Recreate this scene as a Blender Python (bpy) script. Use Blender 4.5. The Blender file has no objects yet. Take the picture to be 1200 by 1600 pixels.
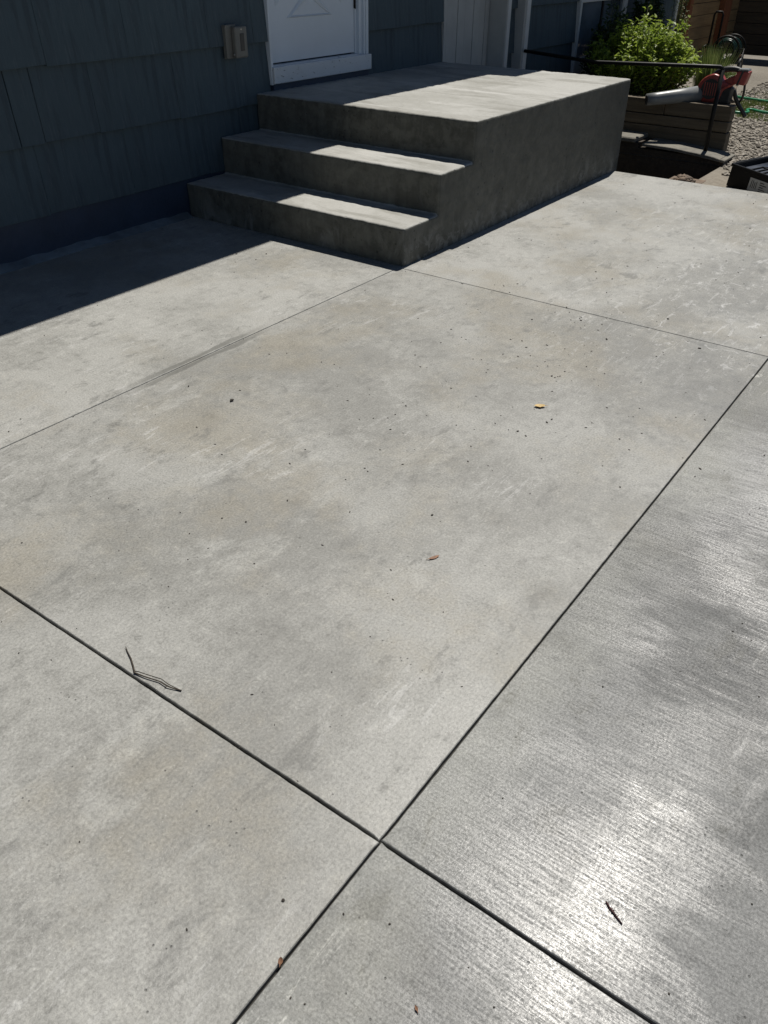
import bpy, bmesh, math, random
from mathutils import Vector, Matrix, noise
random.seed(7)
R_ = math.radians
PI = math.pi
scn = bpy.context.scene
col = scn.collection
S = 0.82            # layout units -> metres (applied to every mesh and location at the end)

# ------------------------------------------------------------------ camera
cd = bpy.data.cameras.new('camera')
cam = bpy.data.objects.new('camera', cd)
col.objects.link(cam)
cR = Vector((0.58767427, -0.80907683, 0.00579903))
cU = Vector((0.46319502, 0.34230175, 0.81748387))
cF = Vector((0.66339228, 0.47772816, -0.57592229))
cam.matrix_world = Matrix(((cR.x, cU.x, -cF.x, -4.00837*S), (cR.y, cU.y, -cF.y, -2.75325*S),
                           (cR.z, cU.z, -cF.z, 1.6*S), (0, 0, 0, 1)))
cd.sensor_fit = 'AUTO'
cd.sensor_width = 36
cd.lens = 36*1257.4/1600
cd.clip_start = 0.02
cd.clip_end = 400
scn.camera = cam

# ------------------------------------------------------------------ sky and sun
SUN_EL, SUN_AZ = 65.8, 11.0          # azimuth from +X towards +Y
w = bpy.data.worlds.new('World')
scn.world = w
w.use_nodes = True
wn = w.node_tree
bg = wn.nodes['Background']
sky = wn.nodes.new('ShaderNodeTexSky')
sky.sky_type = 'NISHITA'
sky.sun_disc = False
sky.sun_elevation = R_(SUN_EL)
sky.sun_rotation = R_(90-SUN_AZ)
sky.air_density = 0.75
sky.dust_density = 0.05
sky.ozone_density = 1.0
wn.links.new(sky.outputs[0], bg.inputs[0])
bg.inputs[1].default_value = 0.05
sl = bpy.data.lights.new('sun', 'SUN')
sl.energy = 5.0
sl.angle = R_(0.53)
sl.color = (1, 0.955, 0.88)
sun = bpy.data.objects.new('sun', sl)
col.objects.link(sun)
sd = Vector((math.cos(R_(SUN_EL))*math.cos(R_(SUN_AZ)), math.cos(R_(SUN_EL))*math.sin(R_(SUN_AZ)), math.sin(R_(SUN_EL))))
sun.rotation_euler = sd.to_track_quat('Z', 'Y').to_euler()
sun.location = (0, 0, 8)
scn.view_settings.view_transform = 'Standard'
scn.view_settings.look = 'None'
scn.view_settings.exposure = 0.0
scn.view_settings.gamma = 1.0
scn.view_settings.use_curve_mapping = False
scn.render.engine = 'CYCLES'

# ------------------------------------------------------------------ material kit
class NT:
    def __init__(self, name):
        self.m = bpy.data.materials.new(name)
        self.m.use_nodes = True
        self.t = self.m.node_tree
        self.b = self.t.nodes['Principled BSDF']
        tc = self.t.nodes.new('ShaderNodeTexCoord')
        self.o = tc.outputs['Object']
        self.gen = tc.outputs['Generated']
    def n(self, typ, **kw):
        x = self.t.nodes.new(typ)
        for k, v in kw.items():
            setattr(x, k, v)
        return x
    def l(self, a, b):
        self.t.links.new(a, b)
    def vec(self, scale=(1, 1, 1), loc=(0, 0, 0), rot=(0, 0, 0), src=None):
        m = self.n('ShaderNodeMapping')
        self.l(src or self.o, m.inputs[0])
        m.inputs['Scale'].default_value = scale
        m.inputs['Location'].default_value = loc
        m.inputs['Rotation'].default_value = rot
        return m.outputs[0]
    def noise(self, scale, detail=4, rough=.55, dist=0, v=None):
        x = self.n('ShaderNodeTexNoise')
        self.l(v or self.o, x.inputs['Vector'])
        x.inputs['Scale'].default_value = scale
        x.inputs['Detail'].default_value = detail
        x.inputs['Roughness'].default_value = rough
        x.inputs['Distortion'].default_value = dist
        return x.outputs['Fac']
    def vor(self, scale, v=None, feature='F1', rnd=1):
        x = self.n('ShaderNodeTexVoronoi', feature=feature)
        self.l(v or self.o, x.inputs['Vector'])
        x.inputs['Scale'].default_value = scale
        x.inputs['Randomness'].default_value = rnd
        return x.outputs['Distance']
    def ramp(self, f, a, b, lo=0, hi=1, smooth=True):
        x = self.n('ShaderNodeMapRange')
        x.interpolation_type = 'SMOOTHSTEP' if smooth else 'LINEAR'
        self.l(f, x.inputs['Value'])
        x.inputs['From Min'].default_value = a
        x.inputs['From Max'].default_value = b
        x.inputs['To Min'].default_value = lo
        x.inputs['To Max'].default_value = hi
        return x.outputs[0]
    def math(self, op, a, b=None, c=None):
        x = self.n('ShaderNodeMath', operation=op)
        for i, v in enumerate((a, b, c)):
            if v is None: continue
            if isinstance(v, (int, float)): x.inputs[i].default_value = v
            else: self.l(v, x.inputs[i])
        return x.outputs[0]
    def mix(self, f, a, b, mode='MIX'):
        x = self.n('ShaderNodeMix', data_type='RGBA', blend_type=mode)
        if isinstance(f, (int, float)): x.inputs[0].default_value = f
        else: self.l(f, x.inputs[0])
        for i, v in ((6, a), (7, b)):
            if isinstance(v, tuple): x.inputs[i].default_value = (*v[:3], 1)
            else: self.l(v, x.inputs[i])
        return x.outputs[2]
    def xyz(self, src=None):
        s = self.n('ShaderNodeSeparateXYZ')
        self.l(src or self.o, s.inputs[0])
        return s.outputs
    def bump(self, h, dist=.002, strength=1.0, prev=None):
        x = self.n('ShaderNodeBump')
        x.inputs['Distance'].default_value = dist
        x.inputs['Strength'].default_value = strength
        self.l(h, x.inputs['Height'])
        if prev: self.l(prev, x.inputs['Normal'])
        return x.outputs[0]
    def done(self, color=None, rough=None, normal=None, **kw):
        def put(k, v):
            if v is None: return
            i = self.b.inputs[k]
            if isinstance(v, tuple): i.default_value = (*v[:3], 1) if len(v) == 3 else v
            elif isinstance(v, (int, float)): i.default_value = v
            else: self.l(v, i)
        put('Base Color', color); put('Roughness', rough); put('Normal', normal)
        for k, v in kw.items(): put(k, v)
        return self.m

def simple(name, c, rough=.6, var=.15, scale=20, bump=.0006, bscale=None, **kw):
    t = NT(name)
    f = t.noise(scale, 6, .6)
    c2 = tuple(x*(1-var) for x in c)
    c1 = tuple(min(1, x*(1+var)) for x in c)
    f2 = t.noise(scale*.21, 3, .5, v=t.vec(loc=(3, 1, 7)))
    f = t.math('MULTIPLY', t.math('ADD', f, f2), .5)
    cc = t.mix(t.ramp(f, .3, .7), c2, c1)
    nm = t.bump(t.noise(bscale or scale*6, 4), bump)
    rr = t.ramp(f2, .3, .7, rough*.85, min(1, rough*1.15))
    return t.done(cc, rr, nm, **kw)

# ---- patio concrete: trowelled / broomed, sealed, mottled
PATCHES = [(-2.50, -2.36, .22, .13), (-2.12, -2.34, .20, .12), (-1.80, -2.08, .20, .14), (-1.35, -2.20, .15, .10)]
def patio_material(name, wet, tone=1.0):
    t = NT(name)
    X, Y, Z = t.xyz()
    big = t.noise(1.2, 9, .66, .15)
    mid = t.noise(5.5, 10, .72, .25, v=t.vec(loc=(5, 2, 0), scale=(1, 1.4, 1)))
    gra = t.noise(26, 9, .78)
    grb = t.noise(150 if not wet else 190, 5, .75)
    grc = t.noise(260, 4, .75)
    rag = t.math('MULTIPLY', t.math('SUBTRACT', gra, .5), .34)       # ragged edges for every stain
    def rg(n): return t.math('ADD', n, rag)
    lo, hi = (tuple(k*tone for k in (.205, .204, .190)), tuple(k*tone for k in (.292, .291, .274))) if not wet else ((.125, .127, .127), (.190, .193, .191))
    base = t.mix(t.ramp(rg(big), .38, .60), lo, hi)
    base = t.mix(t.ramp(rg(mid), .46, .30, 0, .34), base, tuple(k*.74 for k in lo))
    base = t.mix(t.ramp(rg(mid), .54, .72, 0, .40), base, tuple(k*1.22 for k in hi))
    # tan curing stains
    tan = t.noise(1.9, 7, .62, .2, v=t.vec(loc=(11, 4, 3)))
    base = t.mix(t.ramp(rg(tan), .45, .70, 0, .58 if not wet else .1), base, (.226, .205, .160))
    # pale chalky blotches
    pale = t.noise(3.4, 8, .66, .5, v=t.vec(loc=(2.3, 8, 1), scale=(1.0, 1.3, 1)))
    base = t.mix(t.ramp(rg(pale), .57, .70, 0, .42 if not wet else .12), base, (.36, .36, .34))
    # pale scuffs dragged diagonally, in patches
    scm = t.noise(1.3, 3, .5, v=t.vec(loc=(9, 9, 0)))
    far = t.math('MULTIPLY', t.ramp(X, -1.1, .3), t.ramp(Y, -.9, -1.3))
    sc = t.noise(5, 8, .72, .8, v=t.vec(scale=(1.0, 6.0, 1), rot=(0, 0, .35), loc=(1, 3, 0)))
    scmask = t.math('MAXIMUM', t.ramp(scm, .50, .62, 0, .6), far)
    base = t.mix(t.math('MULTIPLY', t.ramp(rg(sc), .56, .62, 0, .7), scmask), base, (.44, .44, .43))
    sc2 = t.noise(9, 7, .7, 1.6, v=t.vec(loc=(21, 3, 0)))
    base = t.mix(t.math('MULTIPLY', t.ramp(sc2, .60, .63, 0, .85), far), base, (.50, .50, .49))
    # dark damp dabs
    dk = t.noise(6, 7, .7, .3, v=t.vec(loc=(4, 17, 0), scale=(1, 1.8, 1)))
    dkm = t.math('MAXIMUM', t.ramp(scm, .40, .52), t.math('MULTIPLY', far, .8))
    base = t.mix(t.math('MULTIPLY', t.ramp(rg(dk), .56, .66, 0, .6), dkm), base, (.125, .125, .117))
    # damp darker zone at the right edge of the main panel
    dz = t.math('MULTIPLY', t.ramp(Y, -.95, -1.5), t.ramp(X, -1.4, -.3))
    base = t.mix(t.math('MULTIPLY', dz, t.ramp(rg(big), .35, .6, .45, .12)), base, (.165, .166, .160))
    # broom drag: lines along Y
    br = t.noise(1, 6, .8, 0, v=t.vec(scale=(150, 4, 1)))
    br2 = t.noise(1, 5, .7, 0, v=t.vec(scale=(48, 1.6, 1), loc=(3, 3, 0)))
    brm = t.noise(1.7, 6, .65, .2, v=t.vec(loc=(7, 7, 7)))
    bm = t.ramp(rg(brm), .40, .58, .10 if not wet else .30, .55 if not wet else 1.0)
    brf = t.math('ADD', t.math('MULTIPLY', br, .6), t.math('MULTIPLY', br2, .4))
    base = t.mix(t.math('MULTIPLY', t.ramp(brf, .45, .56), t.math('MULTIPLY', bm, .28 if not wet else .34)), base, t.mix(1.0, base, (.68, .68, .67), 'MULTIPLY'))
    # gritty speckle
    base = t.mix(t.ramp(gra, .47, .34, 0, .6), base, t.mix(1.0, base, (.72, .72, .71), 'MULTIPLY'))
    base = t.mix(t.ramp(gra, .54, .68, 0, .6), base, t.mix(1.0, base, (1.24, 1.24, 1.23), 'MULTIPLY'))
    base = t.mix(t.ramp(grb, .48, .40, 0, .7), base, t.mix(1.0, base, (.70, .70, .69), 'MULTIPLY'))
    base = t.mix(t.ramp(grb, .52, .60, 0, .7), base, t.mix(1.0, base, (1.30, 1.30, 1.29), 'MULTIPLY'))
    pits = t.math('MULTIPLY', t.ramp(t.vor(44), .05, .11, 1, 0), t.ramp(t.noise(6, 3), .48, .60))
    base = t.mix(t.math('MULTIPLY', pits, .7), base, (.06, .06, .056))
    fl = t.math('MULTIPLY', t.ramp(t.vor(80, t.vec(loc=(1, 1, 1))), .06, .13, 1, 0), t.ramp(t.noise(4, 4, v=t.vec(loc=(6, 1, 0))), .48, .62))
    base = t.mix(t.math('MULTIPLY', fl, .55), base, (.52, .52, .50))
    # smear left by the jointing tool (its own shape on the surface)
    d = t.math('ABSOLUTE', t.math('SUBTRACT', Y, .013))
    lx = t.math('MULTIPLY', t.ramp(X, -1.85, -1.45), t.ramp(X, -.85, -1.25))
    wob = t.ramp(t.noise(4, 4), .3, .7, .026, .044)
    band = t.math('MULTIPLY', t.ramp(t.math('SUBTRACT', d, wob), -.006, .004, 1, 0), lx)
    band = t.math('MULTIPLY', band, t.ramp(d, .006, .010))
    base = t.mix(t.math('MULTIPLY', band, .72), base, (.10, .10, .09))
    # relief
    h = t.math('MULTIPLY', brf, t.ramp(brm, .3, .7, .8, 1.0)) if wet else t.math('MULTIPLY', t.math('MULTIPLY', brf, bm), .30)
    h = t.math('SUBTRACT', t.math('ADD', h, t.math('MULTIPLY', gra, .06 if wet else .30)), t.math('MULTIPLY', pits, .8))
    n1 = t.bump(h, .0014 if wet else .0014)
    n2 = t.bump(grb, .0006 if wet else .0010, 1, n1)
    n3 = t.bump(grc, .00025 if wet else .0003, 1, n2)
    n3 = t.bump(t.noise(2.2, 3, .5), .012, .5, n3)
    if wet:
        soft = t.noise(2.1, 6, .6, .2, v=t.vec(loc=(5.4, 8.6, 0), scale=(1.5, .8, 1)))
        ro = t.ramp(t.math('ADD', t.math('MULTIPLY', big, .4), t.math('MULTIPLY', soft, .6)), .36, .64, .30, .40)
        cb = t.n('ShaderNodeCombineXYZ'); cb.inputs[0].default_value = 1
        t.l(cb.outputs[0], t.b.inputs['Tangent']); t.b.inputs['Anisotropic'].default_value = 0.82
        # the sealer sits on the ridges: gloss breaks up along the broom lines and grain
        st = t.noise(1, 6, .75, 0, v=t.vec(scale=(270, 9, 1), loc=(2, 2, 0)))
        gl = t.math('ADD', t.math('MULTIPLY', t.ramp(st, .43, .57), .55), t.math('MULTIPLY', t.ramp(grb, .42, .58), .45))
        damp = t.ramp(rg(soft), .44, .60, 1.0, .42)
        # worn dry patches where the sealer has gone, and a dry margin along the saw joint
        dry = None
        for (px, py, rx, ry) in PATCHES:
            dx = t.math('DIVIDE', t.math('SUBTRACT', X, px), rx); dy = t.math('DIVIDE', t.math('SUBTRACT', Y, py), ry)
            r2_ = t.math('SQRT', t.math('ADD', t.math('MULTIPLY', dx, dx), t.math('MULTIPLY', dy, dy)))
            q = t.ramp(t.math('ADD', r2_, t.math('MULTIPLY', t.math('SUBTRACT', t.noise(6, 8, .72, .3, v=t.vec(scale=(1.6, .6, 1))), .5), 4.5)), .30, 1.35, 1, 0)
            dry = q if dry is None else t.math('MAXIMUM', dry, q)
        edge = t.ramp(t.math('ADD', Y, t.math('MULTIPLY', t.math('SUBTRACT', t.noise(3, 6, .6), .5), .20)), -2.00, -1.80, 0, .85)
        keep = t.math('MULTIPLY', t.math('SUBTRACT', 1.0, t.math('MULTIPLY', dry, .80)), t.math('SUBTRACT', 1.0, t.math('MULTIPLY', edge, .7)))
        damp = t.math('MULTIPLY', damp, keep)
        base = t.mix(t.math('MULTIPLY', edge, 1.0), base, t.mix(1.0, base, (1.5, 1.49, 1.42), 'MULTIPLY'))
        sp = t.math('MULTIPLY', t.ramp(gl, .1, .9, .10, .78, False), damp)
        t.l(n1, t.b.inputs['Coat Normal'])
        return t.done(base, ro, n3, **{'Specular IOR Level': sp, 'Coat Weight': t.math('MULTIPLY', t.math('MULTIPLY', gl, damp), t.ramp(rg(mid), .44, .60, .30, .12)), 'Coat Roughness': .16})
    ro = t.math('ADD', t.ramp(rg(mid), .3, .7, .36, .62), t.ramp(Y, -1.77, -1.2, 0, .12))
    return t.done(base, ro, n3, **{'Specular IOR Level': .5})

M = {}
M['patio'] = patio_material('trowelled_concrete', False)
M['patio_sheen'] = patio_material('sheen_pale_concrete', False, 1.10)  # house-side and far slabs paler; distance sheen put into their colour
M['patio_gloss'] = patio_material('broomed_sealed_concrete', True)

def stoop_material():
    t = NT('stoop_concrete')
    X, Y, Z = t.xyz()
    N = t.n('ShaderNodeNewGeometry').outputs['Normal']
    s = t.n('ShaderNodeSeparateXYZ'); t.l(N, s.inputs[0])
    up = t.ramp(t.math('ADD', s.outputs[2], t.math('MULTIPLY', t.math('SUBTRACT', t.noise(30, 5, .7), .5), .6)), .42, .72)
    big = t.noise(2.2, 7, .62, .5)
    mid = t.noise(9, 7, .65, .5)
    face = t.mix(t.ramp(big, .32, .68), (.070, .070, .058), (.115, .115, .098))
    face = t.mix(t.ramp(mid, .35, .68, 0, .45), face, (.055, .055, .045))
    # efflorescence low on the side wall
    ef = t.noise(6, 7, .7, 1.2, v=t.vec(scale=(1, 1, .6), loc=(3, 0, 0)))
    face = t.mix(t.math('MULTIPLY', t.ramp(ef, .50, .64), t.ramp(Z, .24, .02, 0, .75)), face, (.24, .24, .225))
    # bug holes
    ho = t.math('MULTIPLY', t.ramp(t.vor(25), .12, .18, 1, 0), t.ramp(t.noise(5, 2), .44, .52))
    face = t.mix(t.math('MULTIPLY', ho, .85), face, (.018, .018, .015))
    fo = t.noise(1, 5, .6, .3, v=t.vec(scale=(3, 3, 26)))
    face = t.mix(t.ramp(fo, .4, .7, 0, .25), face, (.13, .13, .115))
    vs = t.noise(1, 6, .65, .2, v=t.vec(scale=(22, 22, 2.5)))
    riser = t.ramp(s.outputs[0], -.5, -.8)          # form-cast risers, slurry-coated flank; their difference in shading is put into the colour too
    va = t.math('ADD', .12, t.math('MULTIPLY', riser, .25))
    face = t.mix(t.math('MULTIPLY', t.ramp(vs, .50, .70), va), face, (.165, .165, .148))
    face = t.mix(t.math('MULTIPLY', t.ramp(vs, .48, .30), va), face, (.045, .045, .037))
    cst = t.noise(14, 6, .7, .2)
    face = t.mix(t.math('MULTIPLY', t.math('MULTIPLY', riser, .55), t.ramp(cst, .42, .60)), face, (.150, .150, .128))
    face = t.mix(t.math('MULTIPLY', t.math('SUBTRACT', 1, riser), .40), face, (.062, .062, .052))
    eg = t.noise(17, 7, .72, .8, v=t.vec(loc=(3, 1, 0)))
    face = t.mix(t.math('MULTIPLY', t.math('MULTIPLY', t.math('SUBTRACT', 1, riser), t.ramp(eg, .50, .58)), t.ramp(t.math('ADD', Z, t.math('MULTIPLY', big, .2)), .26, .12, 0, .5)), face, (.23, .23, .215))
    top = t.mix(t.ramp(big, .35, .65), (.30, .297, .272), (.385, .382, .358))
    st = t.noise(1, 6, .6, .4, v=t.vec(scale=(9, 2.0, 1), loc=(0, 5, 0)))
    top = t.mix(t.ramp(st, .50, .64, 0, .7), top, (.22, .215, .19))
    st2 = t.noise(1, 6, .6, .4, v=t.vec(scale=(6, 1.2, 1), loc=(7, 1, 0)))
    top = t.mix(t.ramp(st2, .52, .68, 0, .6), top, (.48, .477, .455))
    c = t.mix(up, face, top)  # vertical faces darker than the tops: shade put into the colour
    fine = t.noise(70, 5, .65)
    c = t.mix(t.ramp(fine, .35, .7, 0, .35), c, t.mix(1.0, c, (.78, .78, .77), 'MULTIPLY'))
    h = t.math('SUBTRACT', t.math('MULTIPLY', fine, .5), ho)
    nn = t.bump(h, .002, .8)
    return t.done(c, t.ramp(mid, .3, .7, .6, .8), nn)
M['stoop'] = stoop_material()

def shingle_material():
    t = NT('painted_shake')
    oi = t.n('ShaderNodeObjectInfo').outputs['Random']
    sx = t.noise(1, 5, .7, .15, v=t.vec(scale=(95, 95, 2.2)))
    sx2 = t.noise(1, 4, .6, .1, v=t.vec(scale=(30, 30, .8), loc=(4, 0, 1)))
    bl = t.noise(3, 4, .6)
    c = t.mix(t.ramp(bl, .3, .7), (.046, .074, .090), (.062, .094, .112))
    c = t.mix(t.ramp(sx2, .46, .64, 0, .6), c, (.028, .043, .055))
    c = t.mix(t.ramp(sx, .54, .68, 0, .45), c, (.105, .130, .150))
    c = t.mix(t.ramp(oi, 0, 1, 0, .22, False), c, (.026, .038, .052))
    h = t.math('ADD', t.math('MULTIPLY', sx, .6), t.math('MULTIPLY', sx2, .6))
    return t.done(c, t.ramp(bl, .3, .7, .6, .75), t.bump(h, .004, .9))
M['shingle'] = shingle_material()
M['shadow_gap'] = simple('tar_paper_gap_shade', (.012, .013, .015), .9, .2)  # tar paper on the wall; on fences it puts shade into board gaps
M['foundation'] = simple('painted_foundation', (.028, .044, .078), .55, .22, 7, .0015, 60)
M['sealant'] = simple('grey_mortar_fillet', (.115, .138, .155), .7, .4, 14, .002)
M['white'] = simple('white_door_paint', (.62, .68, .74), .42, .05, 6, .0002, 200)
M['trim'] = simple('white_trim_paint', (.60, .61, .61), .5, .10, 9, .0005)
M['offwhite'] = simple('greyed_white_board', (.42, .43, .42), .6, .12, 6, .0006)  # greyer white; on side-facing trim it carries the shade in its colour
M['cover'] = simple('taupe_box_plastic', (.16, .157, .14), .5, .1, 30, .0003)
M['cover_dark'] = simple('dark_box_plastic', (.03, .03, .03), .4, .1, 30, .0002)
M['soffit'] = simple('soffit_paint', (.5, .5, .5), .7, .1)
M['roof'] = simple('asphalt_roofing', (.07, .07, .07), .9, .3, 40, .003)
M['black_metal'] = simple('black_painted_steel', (.006, .006, .006), .5, .3, 40, .0003, **{'Specular IOR Level': .25})
M['steel'] = simple('bright_steel', (.5, .5, .5), .3, .1, Metallic=1.0)
M['red'] = simple('red_tool_plastic', (.31, .055, .045), .36, .25, 14, .0003)
M['grey_plastic'] = simple('grey_tool_plastic', (.20, .21, .21), .42, .2, 12, .0004)
M['dark_plastic'] = simple('black_tool_plastic', (.02, .021, .022), .5, .2, 30, .0003)
M['tray'] = simple('black_tray_plastic', (.0045, .005, .005), .5, .3, 25, .0006, **{'Specular IOR Level': .2})
M['tray_floor'] = simple('sky_tinted_tray_floor', (.022, .032, .052), .35, .3, 25, .0006, **{'Specular IOR Level': .9})  # blue in the base colour stands for reflected sky
M['label'] = simple('paper_label', (.45, .45, .42), .6, .12, 50)
M['ink'] = simple('label_ink', (.03, .03, .03), .6, .1)
M['hose'] = simple('green_hose_rubber', (.02, .22, .10), .4, .2, 30, .0003)
M['hose_dark'] = simple('dark_green_hose_rubber', (.006, .028, .022), .30, .2, 30)
M['soil'] = simple('soil_and_pit_shade', (.055, .043, .030), .95, .4, 30, .006, 90)
M['dirt'] = simple('brown_dirt', (.17, .125, .09), .95, .3, 30, .006, 90)
M['ledge'] = simple('dusty_rough_concrete', (.165, .155, .130), .9, .35, 24, .004, 70)
M['joint'] = simple('joint_grit', (.032, .031, .027), .95, .6, 60, .002)

def wood(name, a, b, along='X', sc=1.0, rough=.8):
    t = NT(name)
    oi = t.n('ShaderNodeObjectInfo').outputs['Random']
    off = t.n('ShaderNodeCombineXYZ'); 
    t.l(t.math('MULTIPLY', oi, 40), off.inputs[0]); t.l(t.math('MULTIPLY', oi, 23), off.inputs[2])
    ad = t.n('ShaderNodeVectorMath', operation='ADD'); t.l(t.o, ad.inputs[0]); t.l(off.outputs[0], ad.inputs[1])
    s = {'X': (2, 40, 40), 'Y': (40, 2, 40), 'Z': (40, 40, 2)}[along]
    g = t.noise(1, 6, .65, .6, v=t.vec(scale=tuple(k*sc for k in s), src=ad.outputs[0]))
    bl = t.noise(3, 4, v=t.vec(src=ad.outputs[0]))
    c = t.mix(t.ramp(g, .32, .68), a, b)
    c = t.mix(t.ramp(bl, .4, .75, 0, .4), c, tuple(k*.6 for k in a))
    c = t.mix(t.math('MULTIPLY', oi, .35), c, tuple(k*.55 for k in b))
    return t.done(c, rough, t.bump(g, .003, .8))
M['timber'] = wood('weathered_timber', (.085, .065, .040), (.165, .130, .085), 'Y', .7)
M['fence_board'] = wood('cedar_board', (.20, .125, .055), (.34, .22, .105), 'X', .6)
M['fence_board_dark'] = wood('old_cedar_board', (.05, .036, .022), (.09, .066, .04), 'Y', .6)
M['fence_post'] = wood('stained_post', (.17, .055, .022), (.27, .10, .04), 'Z', .6)
M['stem'] = wood('green_stem', (.07, .08, .03), (.12, .12, .05), 'Z')
M['twig'] = wood('dry_twig', (.03, .022, .015), (.06, .045, .03), 'Z')

def leafmat(name, a, b, trans=.25, rough=.45):
    t = NT(name)
    pos = t.noise(9, 3)
    f = t.noise(60, 2)
    c = t.mix(t.ramp(pos, .35, .65), a, b)
    c = t.mix(t.ramp(f, .4, .7, 0, .4), c, tuple(k*.6 for k in a))
    t.done(c, rough)
    tr = t.n('ShaderNodeBsdfTranslucent'); t.l(t.mix(.0, c, c), tr.inputs[0])
    mx = t.n('ShaderNodeMixShader'); mx.inputs[0].default_value = trans
    out = t.t.nodes['Material Output']
    t.l(t.b.outputs[0], mx.inputs[1]); t.l(tr.outputs[0], mx.inputs[2]); t.l(mx.outputs[0], out.inputs[0])
    return t.m
M['leaf_bright'] = leafmat('lime_leaf', (.21, .30, .035), (.37, .46, .08), .42)
M['leaf_dark'] = leafmat('dark_leaf', (.018, .05, .012), (.04, .085, .02), .2)
M['grass'] = leafmat('grass_blade', (.11, .16, .035), (.22, .26, .09), .3)
M['leaf_yellow'] = simple('yellow_fallen_leaf', (.50, .36, .15), .6, .25, 90)
M['leaf_brown'] = simple('brown_fallen_leaf', (.23, .125, .075), .7, .4, 120)
M['seed'] = simple('dark_red_seed_sprig', (.045, .016, .014), .7, .4, 200)
M['crumb'] = simple('dark_debris', (.035, .03, .024), .9, .4, 100)

def glassmat():
    t = NT('window_glass')
    return t.done(t.mix(t.ramp(t.noise(2.5, 4), .38, .62), (.05, .065, .075), (.13, .165, .20)), .08, None, **{'Specular IOR Level': .8})  # pale bluish patches put reflections and a curtain into the pane colour
M['glass'] = glassmat()

def ground_material():
    t = NT('gravel_ground')
    X, Y, Z = t.xyz()
    a = t.noise(1.3, 6, .6, .4)
    v = t.vor(46)
    v2 = t.noise(60, 5, .7)
    c = t.mix(t.ramp(a, .3, .7), (.135, .12, .095), (.215, .195, .16))
    c = t.mix(t.ramp(v, .1, .6, .55, 0), c, (.32, .30, .27))
    c = t.mix(t.ramp(v2, .35, .7, 0, .6), c, (.12, .105, .085))
    # compacted tan strip right behind the patio, smoother
    near = t.ramp(X, 3.25, 3.6, 1, 0)
    c = t.mix(t.math('MULTIPLY', near, .75), c, t.mix(t.ramp(t.noise(24, 6, .7), .3, .7), (.19, .165, .13), (.27, .24, .195)))
    h = t.math('ADD', t.math('MULTIPLY', v, -.6), t.math('MULTIPLY', v2, .4))
    return t.done(c, .95, t.bump(h, .008, .9))
M['ground'] = ground_material()
def stones():
    t = NT('gravel_stone')
    r = t.noise(31, 2, v=t.vec())
    c = t.mix(t.ramp(r, .35, .65), (.12, .105, .085), (.38, .345, .29))
    return t.done(c, .85, t.bump(t.noise(200, 3), .001))
M['stone'] = stones()

# ------------------------------------------------------------------ mesh kit (layout units)
def wloc(o):
    v = Vector((0, 0, 0))
    while o is not None:
        v += o.location
        o = o.parent
    return v

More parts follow.
